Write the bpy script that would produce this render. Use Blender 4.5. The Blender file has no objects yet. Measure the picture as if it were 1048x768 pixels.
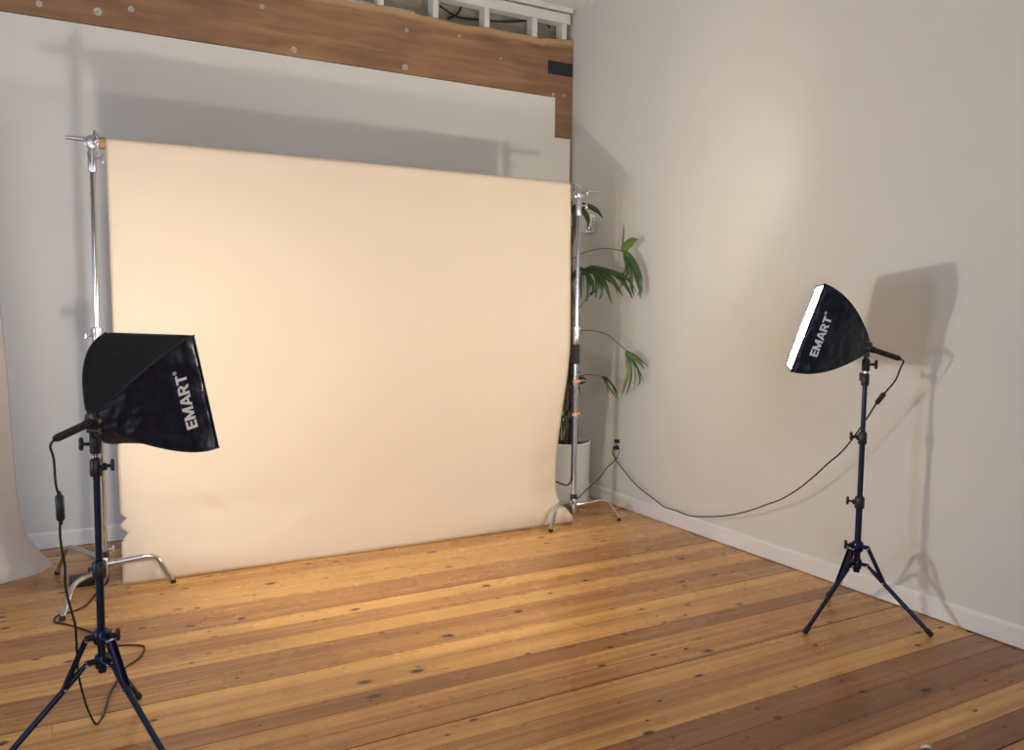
import bpy, bmesh, math, random
from mathutils import Vector, Matrix
random.seed(7)
PI = math.pi
scene = bpy.context.scene
COL = scene.collection

# ------------------------------------------------------------------ camera
YAW, PITCH, ROLL, FPX = 0.5165545, 0.0828507, 0.0110556, 857.6
CAM = Vector((-3.649436, -5.512736, 1.45))
fw = Vector((math.sin(YAW)*math.cos(PITCH), math.cos(YAW)*math.cos(PITCH), -math.sin(PITCH)))
r0 = Vector((math.cos(YAW), -math.sin(YAW), 0)); u0 = r0.cross(fw)
rt = r0*math.cos(ROLL) + u0*math.sin(ROLL); up = -r0*math.sin(ROLL) + u0*math.cos(ROLL)
cd = bpy.data.cameras.new('camera'); cam = bpy.data.objects.new('camera', cd); COL.objects.link(cam)
cd.sensor_fit = 'HORIZONTAL'; cd.sensor_width = 36; cd.lens = FPX*36/1048
cd.clip_start = .05; cd.clip_end = 60
cam.matrix_world = Matrix(((rt.x, up.x, -fw.x, CAM.x), (rt.y, up.y, -fw.y, CAM.y), (rt.z, up.z, -fw.z, CAM.z), (0, 0, 0, 1)))
scene.camera = cam

def at(px, py, axis, val):
    """world point seen at pixel (px, py) of the survey photo, on the plane axis = val"""
    d = fw + rt*((px-524)/FPX) - up*((py-384)/FPX)
    return CAM + d*((val-CAM[axis])/d[axis])

# ------------------------------------------------------------------ materials
def new_mat(name):
    m = bpy.data.materials.new(name); m.use_nodes = True
    nt = m.node_tree; b = nt.nodes['Principled BSDF']
    return m, nt, b
def N(nt, t, **kw):
    n = nt.nodes.new(t)
    for k, v in kw.items(): setattr(n, k, v)
    return n
def mat(name, col, rough=.5, metal=0, noise=0, nscale=20, bump=0, bscale=60, spec=.5, emit=None, estr=0, bdist=.01, bdetail=5):
    m, nt, b = new_mat(name)
    c = (*col, 1)
    b.inputs['Base Color'].default_value = c
    b.inputs['Roughness'].default_value = rough
    b.inputs['Metallic'].default_value = metal
    b.inputs['Specular IOR Level'].default_value = spec
    tc = N(nt, 'ShaderNodeTexCoord')
    if noise:
        n = N(nt, 'ShaderNodeTexNoise'); n.inputs['Scale'].default_value = nscale; n.inputs['Detail'].default_value = 4
        nt.links.new(tc.outputs['Object'], n.inputs['Vector'])
        r = N(nt, 'ShaderNodeValToRGB')
        r.color_ramp.elements[0].position = .3; r.color_ramp.elements[1].position = .7
        r.color_ramp.elements[0].color = (*[x*(1-noise) for x in col], 1)
        r.color_ramp.elements[1].color = (*[min(1, x*(1+noise)) for x in col], 1)
        nt.links.new(n.outputs['Fac'], r.inputs['Fac']); nt.links.new(r.outputs['Color'], b.inputs['Base Color'])
    if bump:
        n = N(nt, 'ShaderNodeTexNoise'); n.inputs['Scale'].default_value = bscale; n.inputs['Detail'].default_value = bdetail
        nt.links.new(tc.outputs['Object'], n.inputs['Vector'])
        bp = N(nt, 'ShaderNodeBump'); bp.inputs['Strength'].default_value = bump; bp.inputs['Distance'].default_value = bdist
        nt.links.new(n.outputs['Fac'], bp.inputs['Height']); nt.links.new(bp.outputs['Normal'], b.inputs['Normal'])
    if emit:
        b.inputs['Emission Color'].default_value = (*emit, 1); b.inputs['Emission Strength'].default_value = estr
    return m

M = {}
M['wall'] = mat('wall_paint', (.735, .715, .665), .65, noise=.012, nscale=3, bump=.05, bscale=180, spec=.3)
M['wall_b'] = mat('drywall_paint', (.71, .69, .655), .65, noise=.012, nscale=3, bump=.05, bscale=180, spec=.3)
M['trim'] = mat('trim_paint', (.83, .81, .79), .4, noise=.01, nscale=6)
M['ceil'] = mat('ceiling_paint', (.75, .74, .72), .7, noise=.02, nscale=5)
M['paper'] = mat('peach_paper', (.715, .60, .485), .75, noise=.008, nscale=4, spec=.2)
M['paper2'] = mat('pale_paper', (.84, .78, .75), .75, noise=.01, nscale=4, spec=.2)
M['card'] = mat('cardboard', (.42, .27, .15), .8, noise=.1, nscale=40)
M['chrome'] = mat('chrome_steel', (.60, .60, .62), .14, 1, noise=.05, nscale=30)
M['chrome_d'] = mat('cast_steel', (.55, .55, .57), .3, 1, noise=.15, nscale=60)
M['black'] = mat('black_plastic', (.012, .012, .014), .4, noise=.1, nscale=50)
M['black_al'] = mat('black_anodised_metal', (.010, .017, .048), .28, .5, noise=.1, nscale=30)
M['rubber'] = mat('black_rubber', (.010, .010, .010), .7, noise=.1, nscale=50)
M['fabric'] = mat('black_nylon', (.004, .009, .024), .30, noise=.15, nscale=25, bump=.9, bscale=10, spec=.5, bdist=.03, bdetail=2)
M['fabric_t'] = mat('black_nylon_matte', (.014, .013, .0125), .75, noise=.15, nscale=40, bump=.2, bscale=25, spec=.25)
M['silver'] = mat('silver_lining', (.45, .45, .45), .6, 0, noise=.05, nscale=40)
M['bulb'] = mat('bulb_glass', (.8, .8, .78), .3, noise=.01, nscale=20)
M['white_ink'] = mat('white_print', (.86, .87, .92), .6, noise=.05, nscale=90)
M['white_pl'] = mat('white_plastic', (.78, .78, .77), .35, noise=.02, nscale=30)
M['pot'] = mat('white_glazed_pot', (.74, .76, .76), .4, noise=.02, nscale=8)
M['soil'] = mat('potting_soil', (.018, .012, .009), .95, noise=.5, nscale=80, bump=.8, bscale=80)
M['cane'] = mat('brown_cane', (.10, .055, .035), .8, noise=.5, nscale=45, bump=.5, bscale=60)
M['petiole'] = mat('petiole', (.10, .095, .045), .5, noise=.2, nscale=30)
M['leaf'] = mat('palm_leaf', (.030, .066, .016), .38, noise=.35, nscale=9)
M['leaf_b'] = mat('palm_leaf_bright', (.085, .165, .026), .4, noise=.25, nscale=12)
M['tie'] = mat('orange_tie', (.62, .30, .18), .5, noise=.1, nscale=50)
M['dark'] = mat('dark_gap', (.03, .02, .015), .9, noise=.2, nscale=20)
M['bolt'] = mat('galvanised_bolt', (.55, .53, .50), .45, .7, noise=.25, nscale=90)
M['steel_k'] = mat('black_steel_plate', (.012, .014, .022), .75, 0, noise=.3, nscale=40)
M['stud'] = mat('white_framing_paint', (.72, .71, .68), .55, noise=.04, nscale=15)
M['recess'] = mat('old_board', (.42, .37, .31), .85, noise=.3, nscale=5)
M['cable'] = mat('cable_sheath', (.012, .011, .013), .5, noise=.1, nscale=40)
M['glass'] = mat('dark_lens', (.03, .03, .035), .08, noise=.1, nscale=30)
LEMIT = 12
M['diff_l'] = mat('lit_diffuser_left', (.9, .9, .9), .8, noise=.01, nscale=8, emit=(1.0, .88, .66), estr=LEMIT)
M['diff_r'] = mat('lit_diffuser_right', (.9, .9, .9), .8, noise=.01, nscale=8, emit=(1.0, .90, .70), estr=LEMIT)

for k_ in ('diff_l', 'diff_r'):
    # thin white cloth: it glows, and lets the light of the bulb behind it through
    nt_ = M[k_].node_tree; b_ = nt_.nodes['Principled BSDF']; o_ = nt_.nodes['Material Output']
    tr_ = N(nt_, 'ShaderNodeBsdfTransparent'); mx_ = N(nt_, 'ShaderNodeMixShader'); mx_.inputs[0].default_value = .6
    nt_.links.new(b_.outputs[0], mx_.inputs[1]); nt_.links.new(tr_.outputs[0], mx_.inputs[2]); nt_.links.new(mx_.outputs[0], o_.inputs['Surface'])
def timber_mat():
    m, nt, b = new_mat('old_timber')
    tc = N(nt, 'ShaderNodeTexCoord')
    mp = N(nt, 'ShaderNodeMapping'); mp.inputs['Scale'].default_value = (.9, 8, 9)
    nt.links.new(tc.outputs['Object'], mp.inputs['Vector'])
    n1 = N(nt, 'ShaderNodeTexNoise'); n1.inputs['Scale'].default_value = 2.2; n1.inputs['Detail'].default_value = 8; n1.inputs['Distortion'].default_value = .6
    nt.links.new(mp.outputs['Vector'], n1.inputs['Vector'])
    r = N(nt, 'ShaderNodeValToRGB'); cr = r.color_ramp
    cr.elements[0].position = .25; cr.elements[0].color = (.20, .108, .058, 1)
    cr.elements[1].position = .75; cr.elements[1].color = (.36, .215, .122, 1)
    e = cr.elements.new(.5); e.color = (.275, .152, .082, 1)
    nt.links.new(n1.outputs['Fac'], r.inputs['Fac'])
    n2 = N(nt, 'ShaderNodeTexNoise'); n2.inputs['Scale'].default_value = 1.7; n2.inputs['Detail'].default_value = 3
    nt.links.new(tc.outputs['Object'], n2.inputs['Vector'])
    mx = N(nt, 'ShaderNodeMix'); mx.data_type = 'RGBA'; mx.blend_type = 'MULTIPLY'
    r2 = N(nt, 'ShaderNodeValToRGB'); r2.color_ramp.elements[0].position = .35; r2.color_ramp.elements[0].color = (.78, .72, .68, 1); r2.color_ramp.elements[1].position = .65; r2.color_ramp.elements[1].color = (1.1, 1.05, 1, 1)
    nt.links.new(n2.outputs['Fac'], r2.inputs['Fac'])
    mx.inputs[0].default_value = 1
    nt.links.new(r.outputs['Color'], mx.inputs[6]); nt.links.new(r2.outputs['Color'], mx.inputs[7])
    # pale sapwood along the waney top edge (a vertex attribute of the plank)
    at_ = N(nt, 'ShaderNodeAttribute', attribute_name='sapwood')
    n3 = N(nt, 'ShaderNodeTexNoise'); n3.inputs['Scale'].default_value = 3; n3.inputs['Detail'].default_value = 3
    nt.links.new(mp.outputs['Vector'], n3.inputs['Vector'])
    ad = N(nt, 'ShaderNodeMath', operation='MULTIPLY_ADD'); ad.inputs[1].default_value = .5
    sb = N(nt, 'ShaderNodeMath', operation='ADD')
    nt.links.new(n3.outputs['Fac'], ad.inputs[0]); ad.inputs[2].default_value = -.25
    nt.links.new(ad.outputs[0], sb.inputs[0]); nt.links.new(at_.outputs['Fac'], sb.inputs[1])
    r3 = N(nt, 'ShaderNodeValToRGB'); r3.color_ramp.elements[0].position = .45; r3.color_ramp.elements[1].position = .7
    nt.links.new(sb.outputs[0], r3.inputs['Fac'])
    mx2 = N(nt, 'ShaderNodeMix'); mx2.data_type = 'RGBA'
    nt.links.new(r3.outputs['Color'], mx2.inputs[0]); nt.links.new(mx.outputs[2], mx2.inputs[6]); mx2.inputs[7].default_value = (.46, .28, .14, 1)
    nt.links.new(mx2.outputs[2], b.inputs['Base Color'])
    b.inputs['Roughness'].default_value = .7
    bp = N(nt, 'ShaderNodeBump'); bp.inputs['Strength'].default_value = .3; bp.inputs['Distance'].default_value = .004
    nt.links.new(n1.outputs['Fac'], bp.inputs['Height']); nt.links.new(bp.outputs['Normal'], b.inputs['Normal'])
    return m
M['timber'] = timber_mat()

def floor_mat():
    m, nt, b = new_mat('varnished_pine_boards')
    L = nt.links.new
    tc = N(nt, 'ShaderNodeTexCoord')
    tone = N(nt, 'ShaderNodeAttribute', attribute_name='board_tone')
    seed = N(nt, 'ShaderNodeAttribute', attribute_name='board_seed')
    sx = N(nt, 'ShaderNodeSeparateXYZ'); L(tc.outputs['Object'], sx.inputs[0])
    ms = N(nt, 'ShaderNodeMath', operation='MULTIPLY'); ms.inputs[1].default_value = 37.0; L(seed.outputs['Fac'], ms.inputs[0])
    def vec(kx, ky, soff=1.0):
        a = N(nt, 'ShaderNodeMath', operation='MULTIPLY'); a.inputs[1].default_value = kx; L(sx.outputs[0], a.inputs[0])
        c = N(nt, 'ShaderNodeMath', operation='MULTIPLY'); c.inputs[1].default_value = ky; L(sx.outputs[1], c.inputs[0])
        v = N(nt, 'ShaderNodeCombineXYZ'); L(a.outputs[0], v.inputs[0]); L(c.outputs[0], v.inputs[1])
        L(ms.outputs[0], v.inputs[2]); return v
    # long streaky grain
    g1 = N(nt, 'ShaderNodeTexNoise'); g1.inputs['Scale'].default_value = 1; g1.inputs['Detail'].default_value = 2.5; g1.inputs['Distortion'].default_value = .5
    L(vec(.55, 38).outputs[0], g1.inputs['Vector'])
    g2 = N(nt, 'ShaderNodeTexNoise'); g2.inputs['Scale'].default_value = 1; g2.inputs['Detail'].default_value = 2
    L(vec(2.0, 75).outputs[0], g2.inputs['Vector'])
    g3 = N(nt, 'ShaderNodeTexNoise'); g3.inputs['Scale'].default_value = 1; g3.inputs['Detail'].default_value = 3
    L(vec(1.1, 4).outputs[0], g3.inputs['Vector'])
    def madd(src, k, base):
        n = N(nt, 'ShaderNodeMath', operation='MULTIPLY_ADD'); n.inputs[1].default_value = k; L(src, n.inputs[0])
        if isinstance(base, float): n.inputs[2].default_value = base
        else: L(base, n.inputs[2])
        return n.outputs[0]
    v = madd(g1.outputs['Fac'], 1.0, madd(tone.outputs['Fac'], .78, -.41))
    v = madd(g2.outputs['Fac'], .36, madd(g3.outputs['Fac'], .22, madd(v, 1.0, -.29)))
    ramp = N(nt, 'ShaderNodeValToRGB'); cr = ramp.color_ramp
    cr.elements[0].position = .0; cr.elements[0].color = (.22, .083, .026, 1)
    cr.elements[1].position = 1.0; cr.elements[1].color = (.82, .47, .150, 1)
    for p, c in ((.25, (.315, .127, .040, 1)), (.5, (.47, .216, .067, 1)), (.72, (.655, .345, .102, 1))):
        e = cr.elements.new(p); e.color = c
    L(v, ramp.inputs['Fac'])
    # knots: elongated dark eyes with a reddish halo
    def knots(kx, ky, keep, r_in, r_out, off):
        vv = vec(kx, ky)
        vo = N(nt, 'ShaderNodeTexVoronoi'); vo.voronoi_dimensions = '2D'; vo.feature = 'F1'; vo.inputs['Scale'].default_value = 1; vo.inputs['Randomness'].default_value = 1
        wn = N(nt, 'ShaderNodeTexNoise'); wn.inputs['Scale'].default_value = 14; wn.inputs['Detail'].default_value = 2
        L(tc.outputs['Object'], wn.inputs['Vector'])
        ad = N(nt, 'ShaderNodeVectorMath', operation='MULTIPLY_ADD'); ad.inputs[1].default_value = (.10, .10, 0)
        L(wn.outputs['Color'], ad.inputs[0]); L(vv.outputs[0], ad.inputs[2])
        a2 = N(nt, 'ShaderNodeVectorMath', operation='ADD'); a2.inputs[1].default_value = (off, off*.7, 0); L(ad.outputs[0], a2.inputs[0])
        L(a2.outputs[0], vo.inputs['Vector'])
        sc = N(nt, 'ShaderNodeSeparateColor'); L(vo.outputs['Color'], sc.inputs[0])
        th = N(nt, 'ShaderNodeMath', operation='LESS_THAN'); th.inputs[1].default_value = keep; L(sc.outputs[0], th.inputs[0])
        # radius varies from knot to knot
        rr = N(nt, 'ShaderNodeMath', operation='MULTIPLY_ADD'); rr.inputs[1].default_value = 1.3; rr.inputs[2].default_value = .25; L(sc.outputs[1], rr.inputs[0])
        dd = N(nt, 'ShaderNodeMath', operation='DIVIDE'); L(vo.outputs['Distance'], dd.inputs[0]); L(rr.outputs[0], dd.inputs[1])
        outs = []
        for lo, hi in (r_in, r_out):
            mr = N(nt, 'ShaderNodeMapRange'); mr.interpolation_type = 'SMOOTHSTEP'
            mr.inputs['From Min'].default_value = lo; mr.inputs['From Max'].default_value = hi
            mr.inputs['To Min'].default_value = 1; mr.inputs['To Max'].default_value = 0
            L(dd.outputs[0], mr.inputs['Value'])
            mu = N(nt, 'ShaderNodeMath', operation='MULTIPLY'); L(mr.outputs[0], mu.inputs[0]); L(th.outputs[0], mu.inputs[1]); outs.append(mu.outputs[0])
        return outs
    k1 = knots(4.2, 7.6, .30, (.045, .11), (.06, .15), 3.1)
    k2 = knots(7.5, 13.0, .15, (.05, .10), (.07, .15), 8.7)
    cur = ramp.outputs['Color']
    for (ki, ko) in (k1, k2):
        h = N(nt, 'ShaderNodeMath', operation='MULTIPLY'); h.inputs[1].default_value = .28; L(ko, h.inputs[0])
        mx = N(nt, 'ShaderNodeMix'); mx.data_type = 'RGBA'; L(h.outputs[0], mx.inputs[0]); L(cur, mx.inputs[6]); mx.inputs[7].default_value = (.17, .055, .018, 1)
        h2 = N(nt, 'ShaderNodeMath', operation='MULTIPLY'); h2.inputs[1].default_value = .95; L(ki, h2.inputs[0])
        my = N(nt, 'ShaderNodeMix'); my.data_type = 'RGBA'; L(h2.outputs[0], my.inputs[0]); L(mx.outputs[2], my.inputs[6]); my.inputs[7].default_value = (.028, .012, .007, 1)
        cur = my.outputs[2]
    L(cur, b.inputs['Base Color'])
    rg = N(nt, 'ShaderNodeTexNoise'); rg.inputs['Scale'].default_value = 5; rg.inputs['Detail'].default_value = 3; L(tc.outputs['Object'], rg.inputs['Vector'])
    mr = N(nt, 'ShaderNodeMapRange'); mr.inputs['To Min'].default_value = .20; mr.inputs['To Max'].default_value = .36; L(rg.outputs['Fac'], mr.inputs['Value'])
    L(mr.outputs[0], b.inputs['Roughness'])
    b.inputs['Specular IOR Level'].default_value = .45
    bn = N(nt, 'ShaderNodeTexNoise'); bn.inputs['Scale'].default_value = 1; bn.inputs['Detail'].default_value = 3; L(vec(1.5, 14).outputs[0], bn.inputs['Vector'])
    bp = N(nt, 'ShaderNodeBump'); bp.inputs['Strength'].default_value = .12; bp.inputs['Distance'].default_value = .01
    L(bn.outputs['Fac'], bp.inputs['Height']); L(bp.outputs['Normal'], b.inputs['Normal'])
    return m
M['floor'] = floor_mat()

# ------------------------------------------------------------------ object helpers
def link(name, me, m, parent=None, smooth=False, label=None):
    o = bpy.data.objects.new(name, me); COL.objects.link(o)
    for x in (m if isinstance(m, (list, tuple)) else [m]): me.materials.append(x)
    if smooth:
        for p in me.polygons: p.use_smooth = True
    if parent:
        o.parent = parent
        o.matrix_parent_inverse = parent.matrix_world.inverted() if False else Matrix.Identity(4)
        o.location = (0, 0, 0)
    if label: o['label'] = label
    return o
def obj(name, bm, m, parent=None, smooth=False, label=None, auto=None, origin=None):
    """one mesh object; vertices are given in world space and moved into the parent's frame"""
    org = Vector(origin) if origin is not None else Vector((0, 0, 0))
    p = parent
    while p is not None: org = org + p.location; p = p.parent
    bmesh.ops.translate(bm, verts=bm.verts, vec=-org)
    bmesh.ops.recalc_face_normals(bm, faces=bm.faces)
    me = bpy.data.meshes.new(name); bm.to_mesh(me); bm.free()
    o = link(name, me, m, parent, smooth, label)
    if origin is not None: o.location = origin
    if auto is not None:
        for pl in me.polygons: pl.use_smooth = True
        me.set_sharp_from_angle(angle=math.radians(auto))
    return o
def tag(o, label, cat, group=None):
    o['label'] = label; o['category'] = cat
    if group: o['group'] = group
    return o
def struct(o, label=None):
    o['kind'] = 'structure'
    if label: o['label'] = label
    return o
def thing(name, label, cat, loc, group=None):
    o = bpy.data.objects.new(name, None); COL.objects.link(o); o.location = loc; o.empty_display_size = .1
    return tag(o, label, cat, group)

def add_box(bm, a, b, bev=0):
    a = Vector(a); b = Vector(b)
    lo = Vector([min(a[i], b[i]) for i in range(3)]); hi = Vector([max(a[i], b[i]) for i in range(3)])
    t = bmesh.new()
    r = bmesh.ops.create_cube(t, size=1)
    for v in t.verts: v.co = Vector([lo[i] + (v.co[i]+.5)*(hi[i]-lo[i]) for i in range(3)])
    if bev: bmesh.ops.bevel(t, geom=t.edges[:], offset=bev, segments=2, affect='EDGES', profile=.6)
    merge(bm, t)
def merge(bm, t, mtx=None):
    if mtx is not None: bmesh.ops.transform(t, matrix=mtx, verts=t.verts)
    me = bpy.data.meshes.new('tmp'); t.to_mesh(me); t.free(); bm.from_mesh(me); bpy.data.meshes.remove(me)
def frames(pts):
    pts = [Vector(p) for p in pts]; T = []
    for i in range(len(pts)):
        d = pts[min(i+1, len(pts)-1)] - pts[max(i-1, 0)]
        T.append(d.normalized())
    ref = Vector((0, 0, 1)) if abs(T[0].z) < .9 else Vector((1, 0, 0))
    n = T[0].cross(ref).normalized(); out = []
    for i in range(len(pts)):
        if i: n = (n - T[i]*n.dot(T[i])).normalized()
        out.append((pts[i], T[i], n, T[i].cross(n)))
    return out
def add_tube(bm, pts, rad, seg=12, cap=True):
    fr = frames(pts); rings = []
    for i, (p, t, n, b) in enumerate(fr):
        r = rad[i] if isinstance(rad, (list, tuple)) else rad
        rings.append([bm.verts.new(p + (n*math.cos(2*PI*k/seg) + b*math.sin(2*PI*k/seg))*r) for k in range(seg)])
    for i in range(len(rings)-1):
        for k in range(seg):
            bm.faces.new((rings[i][k], rings[i][(k+1) % seg], rings[i+1][(k+1) % seg], rings[i+1][k]))
    if cap: bm.faces.new(rings[0][::-1]); bm.faces.new(rings[-1])
def tube(pts, rad, seg=12):
    bm = bmesh.new(); add_tube(bm, pts, rad, seg); return bm
def spline(pts, n=6):
    """Catmull-Rom through the points"""
    P = [Vector(p) for p in pts]; P = [P[0]*2-P[1]] + P + [P[-1]*2-P[-2]]; out = []
    for i in range(1, len(P)-2):
        for k in range(n):
            t = k/n
            out.append(.5*((2*P[i]) + (P[i+1]-P[i-1])*t + (2*P[i-1]-5*P[i]+4*P[i+1]-P[i+2])*t*t + (3*P[i]-P[i-1]-3*P[i+1]+P[i+2])*t**3))
    out.append(P[-2]); return out
def add_lathe(bm, prof, c, seg=32):
    """prof: (r, z) pairs about the vertical through c"""
    c = Vector(c); rings = []
    for r, z in prof:
        if r < 1e-6: rings.append([bm.verts.new(c + Vector((0, 0, z)))]); continue
        rings.append([bm.verts.new(c + Vector((r*math.cos(2*PI*k/seg), r*math.sin(2*PI*k/seg), z))) for k in range(seg)])
    for A, B in zip(rings, rings[1:]):
        for k in range(seg):
            a, b_ = A[k % len(A)], A[(k+1) % len(A)]; c_, d = B[(k+1) % len(B)], B[k % len(B)]
            f = [a, b_, c_, d]; g = []
            for v in f:
                if v not in g: g.append(v)
            if len(g) > 2: bm.faces.new(g)
    for R in (rings[0], rings[-1]):
        if len(R) > 2:
            try: bm.faces.new(R)
            except ValueError: pass
def wing_knob(c, d, size=.02):
    """T-handle knob: a stem from c along d with a rounded cross bar"""
    bm = bmesh.new(); c = Vector(c); d = Vector(d).normalized()
    add_tube(bm, [c, c + d*size*1.3], size*.28, 8)
    s = Vector((0, 0, 1)) if abs(d.z) < .8 else Vector((1, 0, 0))
    e = c + d*size*1.5
    add_tube(bm, [e - s*size, e - s*size*.6, e, e + s*size*.6, e + s*size], [size*.2, size*.36, size*.3, size*.36, size*.2], 8)
    return bm

# ================================================================== SETTING
# floor: individual boards of real widths, one mesh; tone = the board's own wood colour
seams = [(-.075, .7), (-.20, .5), (-.325, .8), (-.45, .6), (-.575, .7), (-.70, .45), (-.825, .6), (-.954, .75), (-1.08, .7), (-1.19, .82), (-1.32, .85),
         (-1.445, .85), (-1.57, .42), (-1.70, .5), (-1.82, .97), (-1.957, .48), (-2.09, .85), (-2.215, .42), (-2.34, .46), (-2.443, .95), (-2.61, .66),
         (-2.725, .2), (-2.855, .58), (-2.975, .5), (-3.10, .66), (-3.243, .55), (-3.363, .7), (-3.505, .12), (-3.635, .05), (-3.741, .15), (-3.87, .8),
         (-4.0, .1), (-4.13, .6), (-4.26, .4), (-4.39, .7), (-4.52, .3)]
y = -4.52
while y > -8: y -= .128; seams.append((y, random.random()))
dark_seams = {-1.70: .004, -1.957: .0035, -2.34: .0045, -2.975: .007, -2.725: .003, -.954: .004, -4.0: .006, -3.10: .003}
bm = bmesh.new(); tones = []; seeds = []
y0 = .03
for i, (y1, t) in enumerate(seams):
    g = dark_seams.get(y1, .0022)
    x = .02; first = True
    while x > -8.5:
        ln = random.uniform(2.6, 5.2) if not first else random.uniform(3.6, 6.5)
        first = False
        x1 = max(x-ln, -8.5)
        n0 = len(bm.faces)
        add_box(bm, (x, y0, -.02), (x1+.0012, y1+g, 0))
        dt = random.uniform(-.06, .06)
        for _ in range(len(bm.faces)-n0): tones.append(t+dt); seeds.append(random.random())
        s = random.random(); seeds[-6:] = [s]*6
        x = x1
    y0 = y1
floor = obj('floor', bm, M['floor'])
for nm, vals in (('board_tone', tones), ('board_seed', seeds)):
    a = floor.data.attributes.new(nm, 'FLOAT', 'FACE'); a.data.foreach_set('value', vals)
struct(floor, 'varnished pine floorboards with dark knots')
bm = bmesh.new(); add_box(bm, (.1, .1, -.05), (-8.6, -8.1, -.021)); struct(obj('floor_subfloor', bm, M['dark']))

H = 3.70
bm = bmesh.new(); add_box(bm, (0, .2, -.02), (.12, -8.1, H+.1)); struct(obj('wall_right', bm, M['wall']), 'plain painted wall on the right')
# back wall: drywall sheet with a notch round the timber post, standing proud of the timber
bm = bmesh.new()
out = [(-8.5, 0), (-.026, 0), (-.026, 2.73), (-.168, 2.73), (-.168, 3.026), (-8.5, 3.026)]
f = bm.faces.new([bm.verts.new((px, 0, pz)) for px, pz in out])
ex = bmesh.ops.extrude_face_region(bm, geom=[f])
bmesh.ops.translate(bm, verts=[v for v in ex['geom'] if isinstance(v, bmesh.types.BMVert)], vec=(0, .022, 0))
struct(obj('wall_back', bm, M['wall_b']), 'painted drywall on the back wall below the timber beam')
bm = bmesh.new(); add_box(bm, (0, .15, -.02), (-8.5, .30, H+.1)); struct(obj('wall_recess', bm, M['recess']))
bm = bmesh.new(); add_box(bm, (.1, .3, H), (-8.5, -8.1, H+.1)); struct(obj('ceiling', bm, M['ceil']), 'white ceiling')
def baseboard(name, a, b, nrm):
    """a..b along the floor; profile with an eased top edge"""
    a = Vector(a); b = Vector(b); n = Vector(nrm)
    prof = [(0, .005), (.014, .005), (.014, .086), (.012, .094), (.007, .099), (0, .100)]
    bm = bmesh.new(); A = [bm.verts.new(a + n*d + Vector((0, 0, z))) for d, z in prof]; B = [bm.verts.new(b + n*d + Vector((0, 0, z))) for d, z in prof]
    for k in range(len(prof)): k2 = (k+1) % len(prof); bm.faces.new((A[k], A[k2], B[k2], B[k]))
    bm.faces.new(A); bm.faces.new(B[::-1]); return struct(obj(name, bm, M['trim']))
baseboard('baseboard_back', (-.0142, 0, 0), (-8.5, 0, 0), (0, -1, 0))
baseboard('baseboard_right', (0, -.0, 0), (0, -8.0, 0), (-1, 0, 0))

# ------------------------------------------------------------------ timber beam, post, framing above
t = thing('timber_beam', 'long old brown timber beam with bolts spanning the top of the back wall', 'beam', (-3, .012, 3.03))
def beam_mesh(x0, x1, z0, ztop, yf, yb, nx, nz=5):
    bm = bmesh.new(); lay = bm.verts.layers.float.new('sapwood'); g = []
    for i in range(nx+1):
        x = x0 + (x1-x0)*i/nx; col = []
        zt = ztop(x)
        for j in range(nz+1):
            v = bm.verts.new((x, yf, z0 + (zt-z0)*j/nz)); v[lay] = (0, 0, 0, 0, .25, .9)[j] if nz == 5 else 0; col.append(v)
        vb = bm.verts.new((x, yb, zt)); vb[lay] = .9; vb2 = bm.verts.new((x, yb, z0))
        g.append(col + [vb, vb2])
    n = len(g[0])
    for A, B in zip(g, g[1:]):
        for k in range(n): bm.faces.new((A[k], B[k], B[(k+1) % n], A[(k+1) % n]))
    bm.faces.new(g[0]); bm.faces.new(g[-1][::-1]); return bm
def wav(x): return 3.446 + .006*math.sin(3.1*x+1) + .006*math.sin(7.7*x) + .004*math.sin(17*x+2) + (.02 if x > -.25 else 0)
obj('plank', beam_mesh(-8.5, -.006, 3.034, wav, .012, .145, 220), M['timber'], t)
def bolt(px, py, r, washer=True):
    p = at(px, py, 1, .012)
    bm = bmesh.new()
    if washer: add_tube(bm, [(p.x, .0125, p.z), (p.x, .007, p.z)], r, 20)
    add_tube(bm, [(p.x, .0125, p.z), (p.x, -.006, p.z)], [r*.55, r*.5], 6)
    add_tube(bm, [(p.x, -.004, p.z), (p.x, -.014, p.z)], r*.25, 10)
    return bm
for px, py, r in ((100, 12, .022), (134, 9.5, .017), (268, 7, .015), (300.5, 51, .019), (414.5, 69, .021), (416, 31, .014), (470, 37, .010), (512, 60, .007), (566, 97, .013), (577, 98, .012), (40, 4, .017)):
    obj('bolt', bolt(px, py, r), M['bolt'], t, auto=40, label='galvanised bolt')
bm = bmesh.new(); add_box(bm, (-.228, .0125, 3.20), (-.010, .006, 3.298), .002); obj('steel_plate', bm, M['steel_k'], t, label='black steel plate')
bm = bmesh.new(); add_box(bm, (-.163, .014, 2.0), (-.006, .14, 3.032)); 
o = obj('timber_post', bm, M['timber'], None, origin=(-.085, .07, 2.0)); tag(o, 'short brown timber post below the beam in the room corner', 'post')
bm = bmesh.new(); add_box(bm, (-.006, .024, .0), (-.164, .14, 1.999)); struct(obj('wall_backing', bm, M['timber']))

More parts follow.
